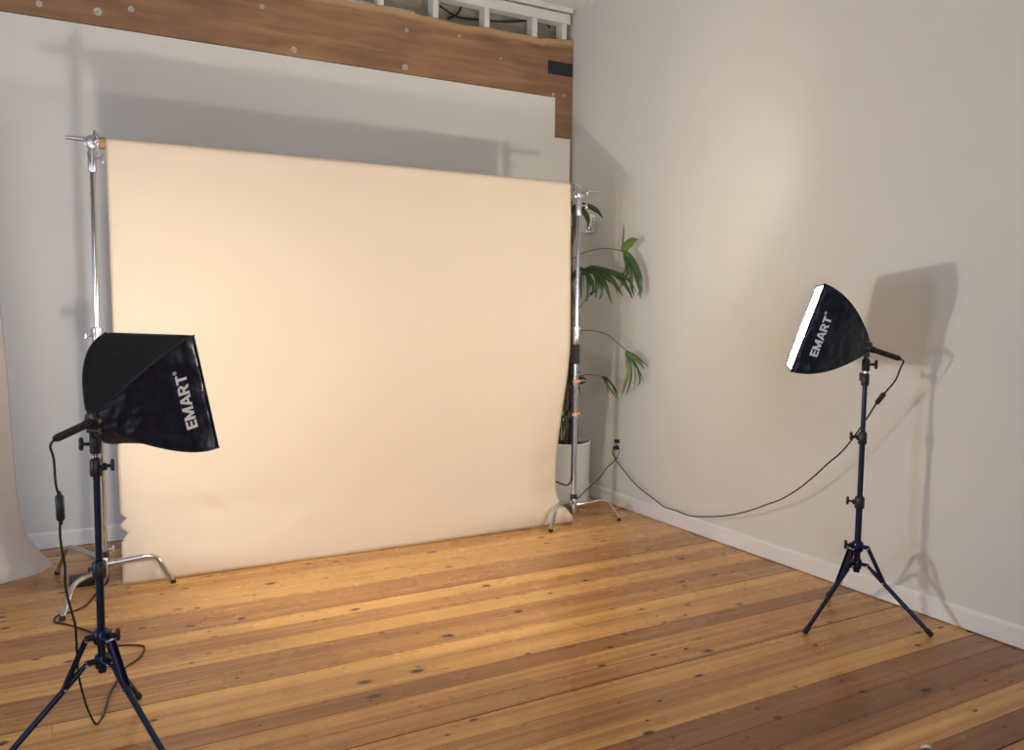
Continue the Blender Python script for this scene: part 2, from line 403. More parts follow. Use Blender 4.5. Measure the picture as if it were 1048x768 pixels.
names = ['nearest the corner', 'second from the corner', 'third from the corner', 'fourth from the corner', 'fifth from the corner', 'sixth from the corner']
for k, xs in enumerate((-.086, -.347, -.751, -1.155, -1.56, -1.965)):
    bm = bmesh.new(); add_box(bm, (xs-.021, .012, wav(xs)+.004), (xs+.021, .10, 3.588), .002)
    o = obj('wall_stud', bm, M['stud'], None, origin=(xs, .05, 3.47))
    tag(o, 'white painted short stud above the timber beam, ' + names[k], 'stud', 'short white studs above the beam')
bm = bmesh.new(); add_box(bm, (-8.4, .010, 3.589), (-.035, .10, 3.662), .002)
o = obj('top_plate', bm, M['stud'], None, origin=(-3, .05, 3.62)); tag(o, 'white painted horizontal plate along the tops of the studs under the ceiling', 'rail')
bm = bmesh.new(); add_box(bm, (-8.4, .006, 3.668), (-.03, -.02, 3.70), .002); struct(obj('trim_1', bm, M['stud']))
bm = bmesh.new(); add_box(bm, (-8.4, .05, 3.43), (-1.30, .075, 3.475)); o = obj('conduit_strip', bm, M['chrome_d'], None, origin=(-3, .06, 3.45))
tag(o, 'thin grey metal strip behind the upper edge of the timber beam', 'strip')
def cable(name, pts, r, lab):
    o = obj(name, tube(spline(pts, 6), r, 8), M['cable'], None, True, origin=pts[0]); return tag(o, lab, 'cable')
cable('cable', [at(x_, y_, 1, .13) for x_, y_ in ((450, 6), (468, 17), (490, 20), (510, 22), (530, 22), (552, 20), (563, 20), (580, 17))], .006, 'dark cable running level behind the white studs')
cable('cable', [at(x_, y_, 1, .115) for x_, y_ in ((458, 19), (468, 14), (472, 6), (474, -4))], .008, 'dark cable looping upward behind the white studs')
cable('cable', [at(553, 18, 1, .146), at(555, 20, 1, .13), at(558, 22, 1, .115), at(563, 29, 1, .115)], .007, 'short dark cable end dangling between the last two studs')

# ================================================================== BACKDROP
YP = -.916
t = thing('paper_backdrop', 'large peach seamless paper backdrop hanging between two chrome stands', 'backdrop', (-1.96, YP, 0))
XL, XR, ZT = -3.327, -.608, 2.250
ZR, RR = 2.219, .030
NX = 110
def lerp(a, b, x): return a + (b-a)*x
def sm(x, a, b):
    q = max(0, min(1, (x-a)/(b-a))); return q*q*(3-2*q)
zs = [ZR - (ZR-.003)*k/90 for k in range(91)]
arc = [(YP+RR - RR*math.cos(a), ZR + RR*math.sin(a)) for a in [PI*.62*k/6 for k in range(6, 0, -1)]]
def paper_pt(f, z):
    xl, xr = lerp(-3.305, XL, z/ZR), lerp(-.582, XR-.008, z/ZR)
    # torn nicks in the left edge
    nick = 0
    if .330 < z < .362: nick = .030*math.sin(PI*(z-.330)/.032)
    if .225 < z < .286: nick = .036*(z-.225)/.052 if z < .277 else .036*(1-(z-.277)/.009)
    # right edge drawn in at knee height, kicking out again at the floor
    pull = .076*sm(1.25-z, 0, .95)*sm(z, .0, .20)
    x = lerp(xl + nick, xr - pull, f)
    y = YP
    w = max(0, (f-.86)/.14)
    y += .05*w*w*sm(1.3-z, 0, .9)*sm(z, .0, .25)
    wl = max(0, (.05-f)/.05); y += .012*wl*wl*sm(ZR-z, .05, .4)
    # slack in the lower half
    y += .018*math.sin(PI*min(1, z/1.0))**2*math.sin(PI*f)
    y -= .020*math.exp(-((z-.10)/.10)**2)*(.5+.5*math.sin(7*f+1))*sm(z, 0, .05)
    for cx, cz, sx, sz, h, ang in ((.17, .42, .012, .16, -.010, .9), (.19, .36, .10, .05, .010, 0), (.34, .25, .016, .14, -.009, -.9), (.40, .32, .10, .06, .007, 0), (.93, .30, .02, .10, -.014, .6), (.96, .42, .03, .06, .012, 0)):
        dx, dz = (f-cx)*2.7, z-cz
        a_, b_ = dx*math.cos(ang)+dz*math.sin(ang), -dx*math.sin(ang)+dz*math.cos(ang)
        y += h*math.exp(-(a_/(sx*2.7))**2-(b_/sz)**2)
    # bottom right corner flares to the front
    y -= .05*sm(f, .93, 1)*math.exp(-((z-.06)/.07)**2)
    return Vector((x, y, z))
bm = bmesh.new(); grid = []
fs = [0, .006, .012, .02, .03] + [.03 + .97*k/NX for k in range(1, NX+1)]
for (ya, za) in arc: grid.append([bm.verts.new((lerp(XL, XR-.008, f), ya, za)) for f in fs])
for z in zs: grid.append([bm.verts.new(paper_pt(f, z)) for f in fs])
for A, B in zip(grid, grid[1:]):
    for k in range(len(fs)-1): bm.faces.new((A[k], A[k+1], B[k+1], B[k]))
sheet = obj('paper_sheet', bm, M['paper'], t, True)
sd = sheet.modifiers.new('solid', 'SOLIDIFY'); sd.thickness = .0012; sd.offset = 0
bm = bmesh.new()
add_tube(bm, [(XL-.028, YP+RR, ZR), (XL-.001, YP+RR, ZR)], .0285, 24); add_tube(bm, [(XL, YP+RR, ZR), (XR, YP+RR, ZR)], .0262, 24)
add_tube(bm, [(XR-.02, YP+RR, ZR), (XR-.004, YP+RR, ZR)], .0270, 24)
obj('core_tube', bm, M['card'], t, auto=40, label='brown cardboard core tube')
o = obj('crossbar', tube([(-3.50, YP+RR, ZR+.012), (-3.47, YP+RR, ZR+.012), (-3.46, YP+RR, ZR+.011), (-.37, YP+RR, ZR-.012), (-.36, YP+RR, ZR-.012)], [.008, .010, .0115, .0115, .010], 14), M['chrome'], None, auto=40, origin=(-1.9, YP+RR, ZR))
tag(o, 'chrome crossbar pipe through the backdrop roll, its ends sticking out past both stands', 'pipe')

# C-stands
def c_stand(base, feet, label, zs_, knob_dirs, sleeve=None, hubz=.125, arch=.018, lift=(.022, 0, -.022)):
    cx, cy = base
    t = thing('backdrop_stand', label, 'stand', (cx, cy, 0), 'chrome stands holding the backdrop')
    z_col, z_top = zs_
    obj('column', tube([(cx, cy, .10), (cx, cy, z_col)], .0175, 20), M['chrome'], t, auto=40)
    obj('riser', tube([(cx, cy, z_col-.02), (cx, cy, z_top)], .0128, 18), M['chrome'], t, auto=40)
    bm = bmesh.new()
    add_tube(bm, [(cx, cy, z_col-.06), (cx, cy, z_col-.055), (cx, cy, z_col+.055), (cx, cy, z_col+.06)], [.021, .0235, .0235, .021], 20)
    add_tube(bm, [(cx, cy, z_col+.035), (cx, cy, z_col+.055)], .027, 20)
    col = obj('collar', bm, M['chrome_d'], t, auto=40)
    obj('wing_knob', wing_knob(Vector((cx, cy, z_col+.02)) + Vector(knob_dirs[0])*.02, knob_dirs[0], .022), M['chrome_d'], col, auto=50)
    bm = bmesh.new()
    add_tube(bm, [(cx, cy, z_top-.13), (cx, cy, z_top-.125), (cx, cy, z_top-.035), (cx, cy, z_top-.03)], [.017, .0195, .0195, .017], 20)
    add_tube(bm, [(cx, cy, z_top-.05), (cx, cy, z_top-.035)], .022, 20)
    uc = obj('collar', bm, M['chrome_d'], t, auto=40)
    obj('wing_knob', wing_knob(Vector((cx, cy, z_top-.065)) + Vector(knob_dirs[1])*.018, knob_dirs[1], .022), M['chrome_d'], uc, auto=50)
    # grip head: two knurled discs, a jaw, a locking handle and a stud on top
    bm = bmesh.new(); yb = YP+RR
    zc = z_top+.012
    for s in (-1, 1):
        add_tube(bm, [(cx, cy+s*.006, zc), (cx, cy+s*.010, zc), (cx, cy+s*.022, zc), (cx, cy+s*.026, zc)], [.026, .031, .031, .026], 24)
    add_tube(bm, [(cx, cy-.04, zc), (cx, cy+.05, zc)], .009, 12)
    add_tube(bm, [(cx, cy, z_top-.03), (cx, cy, zc)], .016, 16)
    add_box(bm, (cx-.018, yb-.018, ZR-.02), (cx+.018, yb+.022, ZR+.026), .004)
    hd = obj('grip_head', bm, M['chrome_d'], t, auto=40)
    obj('wing_knob', wing_knob((cx, cy-.038, zc), (.5, -1, .3), .026), M['chrome'], hd, auto=50)
    obj('locking_pin', tube([(cx+.008, cy, zc+.025), (cx+.016, cy-.005, zc+.058)], [.006, .004], 10), M['chrome'], hd, auto=50)
    # turtle base
    bm = bmesh.new()
    add_tube(bm, [(cx, cy, hubz-.06), (cx, cy, hubz-.055), (cx, cy, hubz+.04), (cx, cy, hubz+.045)], [.020, .024, .024, .020], 20)
    hub = obj('hub', bm, M['chrome_d'], t, auto=40)
    bm = bmesh.new(); add_tube(bm, [(cx, cy, hubz+.045), (cx, cy, hubz+.075)], [.0245, .0205], 20); obj('lock_ring', bm, M['black'], hub, auto=40)
    obj('wing_knob', wing_knob((cx+.02, cy-.012, hubz+.085), (.8, -.5, 0), .018), M['chrome_d'], hub, auto=50)
    for k, (fx, fy) in enumerate(feet):
        d = Vector((fx-cx, fy-cy, 0)); L = d.length; d.normalize()
        hz = hubz + lift[k]
        S = lambda r, z: Vector((cx, cy, z)) + d*r
        path = [S(.02, hz), S(.06, hz+.004), S(L*.40, hz+arch*.7), S(L*.52, hz+arch), S(L*.63, hz+arch*.98), S(L*.72, hz+arch*.55), S(L*.79, hz-.012), S(L*.90, (hz-.012)*.48), S(L*.985, .012)]
        lg = obj('leg', tube(spline(path, 5), .0125, 14), M['chrome'], t, auto=50)
        bm = bmesh.new(); add_tube(bm, [S(.018, hz), S(.05, hz+.003)], .0175, 14); obj('leg_socket', bm, M['chrome_d'], lg, auto=40)
        bm = bmesh.new(); add_tube(bm, [S(L*.978, .020), S(L*.99, .001)], [.0135, .0142], 14); obj('rubber_foot', bm, M['rubber'], lg, auto=40)
    if sleeve:
        bm = bmesh.new(); add_tube(bm, [(cx, cy, sleeve[0]), (cx, cy, sleeve[0]+.004), (cx, cy, sleeve[1]-.004), (cx, cy, sleeve[1])], [.0185, .0225, .0225, .0185], 20)
        obj('grip_sleeve', bm, M['rubber'], t, auto=40, label='black rubber grip sleeve')
    return t
CLS = (-3.390, -.93); CRS = (-.562, -.93)
left_stand = c_stand(CLS, [(-3.591, -1.298), (-3.069, -.978), (-3.596, -.545)], 'chrome backdrop stand at the left end of the peach paper, behind the near softbox', (1.26, 2.200), [(-1, -.25, 0), (.9, -.5, 0)], lift=(-.012, .010, .030))
right_stand = c_stand(CRS, [(-.815, -1.044), (-.24, -1.012), (-.60, -.60)], 'chrome backdrop stand at the right end of the peach paper, in front of the palm', (1.26, 2.165), [(-.6, -.8, 0), (.7, -.7, 0)], sleeve=(1.07, 1.20))
# orange ties and the strap cord on the right stand
for zz in (.955, .738):
    bm = bmesh.new(); c = Vector((CRS[0], CRS[1], zz)); add_tube(bm, [c-Vector((0, 0, .010)), c+Vector((0, 0, .010))], .0200, 16)
    add_box(bm, c+Vector((.018, -.010, -.008)), c+Vector((.034, -.004, .010)), .002); add_box(bm, c+Vector((-.030, -.012, -.010)), c+Vector((-.018, -.006, .006)), .002)
    obj('tie', bm, M['tie'], right_stand, auto=40, label='orange cable tie around the pole')
cordpts = [(CRS[0]-.022, CRS[1]-.004, z) for z in (.93, .80, .70, .55, .42, .34)] + [(CRS[0]-.028, CRS[1]-.004, .29), (CRS[0]-.05, CRS[1]+.01, .262), (CRS[0]-.09, CRS[1]+.045, .275), (CRS[0]-.11, CRS[1]+.09, .29)]
obj('tied_cord', tube(spline(cordpts, 6), .006, 8), M['cable'], right_stand, True, label='black cord hanging down beside the pole')

# second paper at the far left
E_ = [(0.0, (-3.602, -.342)), (.085, (-3.66, -.383)), (.20, (-3.731, -.433)), (.357, (-3.76, -.453)), (.713, (-3.775, -.463)), (1.154, (-3.788, -.472)), (1.455, (-3.806, -.484)), (2.3, (-3.85, -.51))]
def Ecurve(z):
    for (z0, p0), (z1, p1) in zip(E_, E_[1:]):
        if z <= z1: q = (z-z0)/(z1-z0); return Vector((lerp(p0[0], p1[0], q), lerp(p0[1], p1[1], q), z))
    return Vector((*E_[-1][1], z))
bm = bmesh.new(); g = []
zl = [0.002, .012, .03, .05, .08, .11, .15, .2, .26, .33, .42, .55, .7, .9, 1.1, 1.3, 1.5, 1.7, 1.9, 2.1, 2.3]
for z in zl:
    row = []
    e = Ecurve(z); fb = max(0, 1-z/.35)**2
    for k in range(41):
        u = k/40
        p = e + Vector((-1.15*u - .14*math.sin(PI*min(1, u*2))*0, -.80*u, 0))
        p.y += .02*math.sin(u*9)*(1-z/2.6)
        # the foot of the sheet sweeps forward onto the floor
        p.x += fb*(-.04)*math.sin(PI*min(1, u*3))
        p.y += fb*(-.135)*math.sin(PI*.5*min(1, u*16))
        row.append(bm.verts.new(p))
    g.append(row)
for A, B in zip(g, g[1:]):
    for k in range(40): bm.faces.new((A[k], A[k+1], B[k+1], B[k]))
t = thing('paper_backdrop', 'pale pinkish grey paper sheet curling onto the floor at the far left edge', 'backdrop', (-4.1, -.8, 0))
o = obj('paper_sheet', bm, M['paper2'], t, True)
sd = o.modifiers.new('solid', 'SOLIDIFY'); sd.thickness = .0012; sd.offset = 0; sb = o.modifiers.new('sub', 'SUBSURF'); sb.levels = sb.render_levels = 1
a_, b_ = Vector((-3.83, -.49, 2.33)), Vector((-5.02, -1.32, 2.33)); obj('core_tube', tube([a_, b_], .03, 20), M['card'], t, auto=40)

# ================================================================== SOFTBOXES AND STANDS
def light_stand(c, feet, ztop, clamps, label, knob_side):
    cx, cy = c
    t = thing('light_stand', label, 'stand', (cx, cy, 0), 'black tripod light stands')
    zj, zsp = .36, .28
    zc = sorted(clamps)
    levels = [.255] + zc + [ztop]
    for k in range(len(levels)-1):
        r = (.0145, .0125, .0105, .0085)[k + (4-len(levels)+1 if len(levels) < 5 else 0)]
        obj('pole', tube([(cx, cy, levels[k]-.015), (cx, cy, levels[k+1]+.005)], r, 18), M['black_al'], t, auto=40)
    for k, z in enumerate(zc):
        bm = bmesh.new(); r = .0215 - .002*k
        add_tube(bm, [(cx, cy, z-.030), (cx, cy, z-.026), (cx, cy, z+.018), (cx, cy, z+.026)], [r*.9, r, r, r*.8], 18)
        d = Vector(knob_side[k])
        add_box(bm, Vector((cx, cy, z-.012)) + d*r*.6 - Vector((.006, .006, 0)), Vector((cx, cy, z+.012)) + d*r*1.5 + Vector((.006, .006, 0)), .002)
        cl = obj('clamp', bm, M['black'], t, auto=40)
        obj('wing_knob', wing_knob(Vector((cx, cy, z)) + d*r*1.3, d + Vector((0, 0, .25)), .019), M['black'], cl, auto=50)
    bm = bmesh.new()
    add_tube(bm, [(cx, cy, zj-.022), (cx, cy, zj-.018), (cx, cy, zj+.018), (cx, cy, zj+.024)], [.022, .025, .025, .020], 18)
    for fx, fy in feet:
        d = Vector((fx-cx, fy-cy, 0)).normalized(); s = Vector((-d.y, d.x, 0))
        for q in (-1, 1):
            p = Vector((cx, cy, zj)) + s*q*.011
            add_tube(bm, [p + d*.02, p + d*.048], .007, 8)
    jc = obj('leg_collar', bm, M['black_al'], t, auto=40)
    d = Vector(knob_side[-1]); obj('wing_knob', wing_knob(Vector((cx, cy, zj+.008)) + d*.024, d, .021), M['black'], jc, auto=50)
    bm = bmesh.new()
    add_tube(bm, [(cx, cy, zsp-.026), (cx, cy, zsp-.02), (cx, cy, zsp+.016), (cx, cy, zsp+.02)], [.018, .022, .022, .019], 18)
    obj('spreader_collar', bm, M['black_al'], t, auto=40)
    for fx, fy in feet:
        d = Vector((fx-cx, fy-cy, 0)); L = d.length; d.normalize(); s = Vector((-d.y, d.x, 0))
        S = lambda r, z: Vector((cx, cy, z)) + d*r
        a, b = S(.046, zsp-.004), S(L, .008); top = S(.044, zj); ax = (b-a).normalized(); mid = a.lerp(b, .24)
        bm = bmesh.new()
        add_tube(bm, [a + ax*.03, b - ax*.02], .0098, 14); add_tube(bm, [a, a + ax*.032], .0078, 12)
        lg = obj('leg', bm, M['black_al'], t, auto=40)
        bm = bmesh.new(); add_tube(bm, [b - ax*.035, b - ax*.03, b - ax*.004, b], [.010, .0125, .0125, .010], 14); obj('rubber_foot', bm, M['rubber'], lg, auto=40)
        # folded steel brace from the upper collar down to the leg
        e = mid + ax*.012; bx_ = (e-top).normalized(); nr = bx_.cross(s).normalized()
        bm = bmesh.new(); prof = [(-.0125, -.006), (.0125, -.006), (.0125, .006), (.0105, .006), (.0105, -.004), (-.0105, -.004), (-.0105, .006), (-.0125, .006)]
        A_ = [bm.verts.new(top + s*p_ + nr*q_) for p_, q_ in prof]; B_ = [bm.verts.new(e + s*p_ + nr*q_) for p_, q_ in prof]
        for k in range(8): bm.faces.new((A_[k], A_[(k+1) % 8], B_[(k+1) % 8], B_[k]))
        bm.faces.new(A_); bm.faces.new(B_[::-1])
        st = obj('brace', bm, M['black_al'], t, auto=30)
        bm = bmesh.new()
        for q in (-1, 1): add_tube(bm, [S(.014, zsp) + s*q*.009, S(.05, zsp-.004) + s*q*.010], .0065, 8)
        ar_ = obj('collar_arm', bm, M['black_al'], t, auto=40)
        for p, par in ((top + bx_*.004, st), (mid + ax*.004, st), (a, ar_)):
            obj('rivet', tube([p - s*.0172, p + s*.0172], .0042, 10), M['bolt'], par, auto=40, label='silver rivet')
    return t

HALF, DEP = .200, .285
BULB = 116
def softbox(apex, yaw, pitch, label, diff, text_side, text_flip, s_base, w0, knob, txt_h=.041, txt_len=.20, bcol=(1, .92, .76)):
    ap = Vector(apex)
    a = Vector((math.cos(yaw)*math.cos(pitch), math.sin(yaw)*math.cos(pitch), math.sin(pitch)))
    sd_ = Vector((-math.sin(yaw), math.cos(yaw), 0)); u = a.cross(sd_)
    t = thing('softbox', label, 'softbox', ap, 'square softboxes on tripod stands')
    def half(s): return lerp(.026, HALF, s) + .155*s*(1-s)
    def pt(side, s, w, inset=0):
        h = half(s) - inset
        sag = 1 - .075*(1-w*w)*math.sin(PI*min(1, s*1.02))
        n = (sd_, u, -sd_, -u)[side]; tt = (u, -sd_, -u, sd_)[side]
        return ap + a*(DEP*s) + n*h*sag + tt*(w*h)
    ns, nw = 20, 14
    def shell(inset, s0=0., s1=1.):
        bm = bmesh.new(); g = []
        for i in range(ns+1):
            s = lerp(s0, s1, i/ns)
            g.append([bm.verts.new(pt(sdx, s, -1 + 2*k/nw, inset)) for sdx in range(4) for k in range(nw)])
        # orientation of each side runs on: join the rings by nearest order
        n = len(g[0])
        for A, B in zip(g, g[1:]):
            for k in range(n): bm.faces.new((A[k], A[(k+1) % n], B[(k+1) % n], B[k]))
        return bm, g
    # four panels in sequence need a consistent winding round the ring
    bm = bmesh.new(); sides_ok = True
    sh, g = shell(0)
    sh.faces.new(g[0]) if len(g[0]) > 2 else None
    o = obj('fabric_shell', sh, [M['fabric'], M['fabric_t']], t, auto=35)
    me = o.data
    for p in me.polygons:
        c = p.center
        if abs(c.dot(u)) > 1.0*abs(c.dot(sd_)): p.material_index = 1
    md = o.modifiers.new('solid', 'SOLIDIFY'); md.thickness = .0015; md.offset = 0
    li, _ = shell(.004, .10, .985)
    obj('reflective_lining', li, M['silver'], t, auto=35, label='silver reflective lining')
    # rim hem and corner rods
    bm = bmesh.new()
    ring = [pt(sx_, 1, -1 + 2*k/nw) for sx_ in range(4) for k in range(nw)]
    ring2 = ring + [ring[0], ring[1]]
    add_tube(bm, ring2, .0042, 8, cap=False)
    obj('rim_hem', bm, M['fabric'], t, True)
    for sx_ in range(4):
        bm = bmesh.new(); add_tube(bm, [pt(sx_, .02 + .98*k/14, -1, -.0006) for k in range(15)], .0034, 8)
        rd = obj('corner_rod', bm, M['fabric'], t, True)
        c = pt(sx_, 1, -1); o_ = (c - (ap + a*DEP)).normalized()
        bm = bmesh.new(); add_tube(bm, [c - a*.004 + o_*.001, c + a*.003 + o_*.0035], [.004, .003], 8); obj('rod_tip', bm, M['black'], rd, auto=40)
    # lit diffuser, bellied slightly to the front
    bm = bmesh.new(); nn = 12; gg = []
    for i in range(nn+1):
        row = []
        for k in range(nn+1):
            x, z = -1+2*i/nn, -1+2*k/nn
            row.append(bm.verts.new(ap + a*(DEP*.992 + .010*(1-x*x)*(1-z*z)) + sd_*x*HALF*(1-.06*(1-z*z)*0)*.972 + u*z*HALF*.972))
        gg.append(row)
    for A, B in zip(gg, gg[1:]):
        for k in range(nn): bm.faces.new((A[k], A[k+1], B[k+1], B[k]))
    obj('diffuser', bm, diff, t, True, label='glowing white diffuser')
    # the bulb and its light
    bm = bmesh.new(); add_tube(bm, [ap + a*.02, ap + a*.05, ap + a*.062, ap + a*.085, ap + a*.112, ap + a*.128, ap + a*.132], [.014, .016, .026, .033, .028, .014, .004], 16)
    obj('bulb', bm, M['bulb'], t, True, label='white lamp bulb')
    ld = bpy.data.lights.new('bulb_light', 'POINT'); ld.energy = BULB; ld.shadow_soft_size = .05; ld.color = bcol
    lo = bpy.data.objects.new('bulb_light', ld); COL.objects.link(lo); lo.location = ap + a*.185
    # lamp socket handle and tilt bracket
    bm = bmesh.new()
    add_tube(bm, [ap + a*.03, ap + a*.022, ap - a*.012, ap - a*.018], [.026, .031, .031, .022], 18)
    obj('speed_ring', bm, M['black'], t, auto=40)
    bm = bmesh.new(); e0, e1 = ap - a*.005, ap - a*.150
    add_tube(bm, [e0, e0 - a*.03, e0 - a*.035, e1 + a*.01, e1], [.016, .015, .0125, .0125, .009], 16)
    obj('lamp_handle', bm, M['black'], t, auto=40)
    zb = ap.z - .106
    bm = bmesh.new(); 
    add_tube(bm, [(ap.x, ap.y, zb), (ap.x, ap.y, zb+.006), (ap.x, ap.y, zb+.05), (ap.x, ap.y, zb+.055)], [.015, .0175, .0175, .013], 16)
    hz = Vector((-math.sin(yaw), math.cos(yaw), 0))
    for q in (-1, 1):
        c0 = Vector((ap.x, ap.y, 0)) + hz*q*.016
        add_tube(bm, [(c0.x, c0.y, zb+.035), (c0.x, c0.y, ap.z-.01)], .0075, 8)
    add_tube(bm, [Vector((ap.x, ap.y, zb+.075)) - hz*.026, Vector((ap.x, ap.y, zb+.075)) + hz*.026], .012, 14)
    br = obj('tilt_bracket', bm, M['black'], t, auto=40)
    k0 = Vector((ap.x, ap.y, zb+.03)); kd = Vector(knob)
    obj('wing_knob', wing_knob(k0 + kd*.015, kd, .021), M['black'], br, auto=50)
    bm = bmesh.new(); add_tube(bm, [(ap.x, ap.y, zb-.012), (ap.x, ap.y, zb+.001)], .0135, 16); obj('mount_ring', bm, M['chrome'], br, auto=40, label='bright metal ring under the bracket')
    # printed lettering on the side panel
    S_ = .21
    def L_(t_):
        R_ = lambda x0, y0, x1, y1: [(x0, y0), (x1, y0), (x1, y1), (x0, y1)]
        if t_ == 'E': return .60, [R_(0, 0, S_, 1), R_(S_, 0, .60, .2), R_(S_, .4, .56, .6), R_(S_, .8, .60, 1)]
        if t_ == 'M': return .96, [R_(0, 0, S_, 1), R_(.96-S_, 0, .96, 1), [(S_, 1), (S_, .52), (.40, 0), (.48, 0), (.48, .40)], [(.96-S_, 1), (.48, .40), (.48, 0), (.56, 0), (.96-S_, .52)]]
        if t_ == 'A': return .86, [[(0, 0), (.22, 0), (.43, .74), (.43, 1), (.31, 1)], [(.86, 0), (.55, 1), (.43, 1), (.43, .74), (.64, 0)], [(.28, .2), (.58, .2), (.53, .38), (.33, .38)]]
        if t_ == 'T': return .68, [R_(0, .8, .68, 1), R_(.34-S_/2, 0, .34+S_/2, .8)]
        arc_ = [(math.cos(q), math.sin(q)) for q in [-PI/2 + PI*k/8 for k in range(9)]]
        ring_ = [[(.40+c0*.31, .69+s0*.31), (.40+c1*.31, .69+s1*.31), (.40+c1*.11, .69+s1*.11), (.40+c0*.11, .69+s0*.11)] for (c0, s0), (c1, s1) in zip(arc_, arc_[1:])]
        return .74, [R_(0, 0, S_, 1), R_(S_, .80, .40, 1), R_(S_, .38, .40, .58), [(.32, .38), (.54, .41), (.76, 0), (.51, 0)]] + ring_
    b2 = bmesh.new(); xo = 0
    for ch in 'EMART':
        wl_, polys = L_(ch)
        for pg in polys: b2.faces.new([b2.verts.new((xo+px_, py_, 0)) for px_, py_ in pg])
        xo += wl_ + (.03 if ch == 'A' else .07)
    xo -= .07
    kx, ky = txt_len/xo, txt_h
    for v in b2.verts: v.co = Vector((v.co.x*kx, v.co.y*ky, 0))
    # the small registered mark: a ring with an R in it
    cx_, cy_, r_ = txt_len + .011, txt_h*.98, .0066
    for k in range(16):
        q0, q1 = 2*PI*k/16, 2*PI*(k+1)/16
        b2.faces.new([b2.verts.new((cx_+rr*math.cos(q), cy_+rr*math.sin(q), 0)) for rr, q in ((r_, q0), (r_, q1), (r_*.76, q1), (r_*.76, q0))])
    for pg in L_('R')[1]: b2.faces.new([b2.verts.new((cx_ + (px_-.37)*.0078, cy_ + (py_-.5)*.0078, 0)) for px_, py_ in pg])
    bmesh.ops.triangulate(b2, faces=b2.faces)
    bmesh.ops.subdivide_edges(b2, edges=[e for e in b2.edges if e.calc_length() > .012], cuts=2)
    bmesh.ops.triangulate(b2, faces=b2.faces)
    bm = bmesh.new()
    arc_len = .335
    for v in b2.verts:
        tx, ty = v.co.x, v.co.y
        s = s_base + (ty/arc_len)*(1 if text_flip else -1)
        hh = half(s)
        wv = (w0 + tx)/hh                     # distance up the panel
        n_ = sd_ if text_side > 0 else -sd_
        p = pt(0, s, wv) if text_side > 0 else pt(2, s, -wv)
        v.co = p + n_*.0022 - a*.0008
    merge(bm, b2)
    obj('lettering', bm, M['white_ink'], t, label='white lettering reading EMART up the side panel')
    return t, ap - a*.150

AL = (-3.496, -2.551, 1.069); AR = (-.385, -3.01, 1.277)
_, hl = softbox(AL, math.radians(37.0), math.radians(15.1), 'near black softbox seen from behind, its glowing face turned toward the peach paper', M['diff_l'], -1, False, .81, -.102, (-.87, .49, 0), txt_len=.190)
_, hr = softbox(AR, math.radians(135.7), math.radians(18.1), 'black softbox by the plain right wall, tilted up, white diffuser edge showing', M['diff_r'], 1, True, .715, -.108, (.87, -.49, 0), txt_len=.182)
def az_feet(c, r, az): return [(c[0]+r*math.cos(math.radians(az+120*k)), c[1]+r*math.sin(math.radians(az+120*k))) for k in range(3)]
light_stand(AL[:2], az_feet(AL, .30, 64), AL[2]-.118, [.586, .92], 'near black tripod light stand under the left softbox, standing nearest the camera', [(.2, -1, 0), (.85, -.5, 0), (.85, -.5, 0)])
light_stand(AR[:2], [(-.713, -3.007), (-.233, -3.299), (-.224, -2.726)], AR[2]-.118, [.568, .867, 1.135], 'black tripod light stand under the right softbox beside the plain wall', [(-.87, .49, 0), (-.87, .49, 0), (.49, .87, 0), (-.87, .49, 0)])

# ------------------------------------------------------------------ cords
def switch_bm(p, d, L=.085, r=.013):
    d = Vector(d).normalized(); p = Vector(p)
    bm = bmesh.new(); add_tube(bm, [p-d*L*.62, p-d*L*.5, p-d*L*.42, p+d*L*.42, p+d*L*.5, p+d*L*.62], [r*.35, r*.5, r, r, r*.5, r*.35], 12); return bm
# left: hangs from the handle, through an inline switch, trails over the floor to the adapter
t = thing('power_cord', 'black power cord hanging from the near softbox and trailing across the floor', 'cord', (hl.x, hl.y, 0))  # the near softbox lamp's own mains lead
hang = [(55, 470), (57, 495), (61, 512), (61.5, 530), (61.5, 548), (63.5, 564), (66.5, 580), (67, 600), (72, 622), (77, 640), (78, 655), (79, 672), (80.6, 692), (85.9, 714.5), (92.7, 732.8)]
g0 = at(99, 741.5, 2, .004)
pts = [hl, hl - Vector((.012, .008, .02))]
n = len(hang)
for k, (x_, y_) in enumerate(hang):
    yv = lerp(hl.y, g0.y, ((k+1)/(n+1))**2); p = at(x_, y_, 1, yv); p.z = max(p.z, .004); pts.append(p)
flo = [(99, 741.5), (106.5, 730.5), (112, 712), (119, 698.5), (128, 684), (143, 673), (148, 663), (142, 660.7), (130, 660.5), (114.5, 661), (104, 655), (96, 648.5), (78, 642), (64, 638.5), (56.5, 637), (55.6, 634), (59.5, 630), (71, 627), (87, 620.6), (96, 610.5), (105, 601), (111, 592.5), (105, 588.5), (97, 594)]
for x_, y_ in flo: pts.append(at(x_, y_, 2, .004))
obj('cord', tube(spline(pts, 5), .0038, 8), M['cable'], t, True)
sp = at(61.5, 520, 1, lerp(hl.y, g0.y, (4/(n+1))**2)); obj('inline_switch', switch_bm(sp, (.02, 0, -1), .085, .0125), M['black'], t, auto=45)
# adapter block on the floor behind the stand
pa = at(84, 601, 2, 0)
t = thing('power_adapter', 'small black power adapter block on the floor behind the left stand', 'adapter', pa)
bm = bmesh.new(); add_box(bm, pa + Vector((-.055, -.01, .001)), pa + Vector((.06, .075, .05)), .008); obj('case', bm, M['black'], t, auto=40)
bm = bmesh.new(); add_box(bm, pa + Vector((.03, .0, .05)), pa + Vector((.062, .05, .085)), .006); obj('plug', bm, M['black'], t, auto=40)

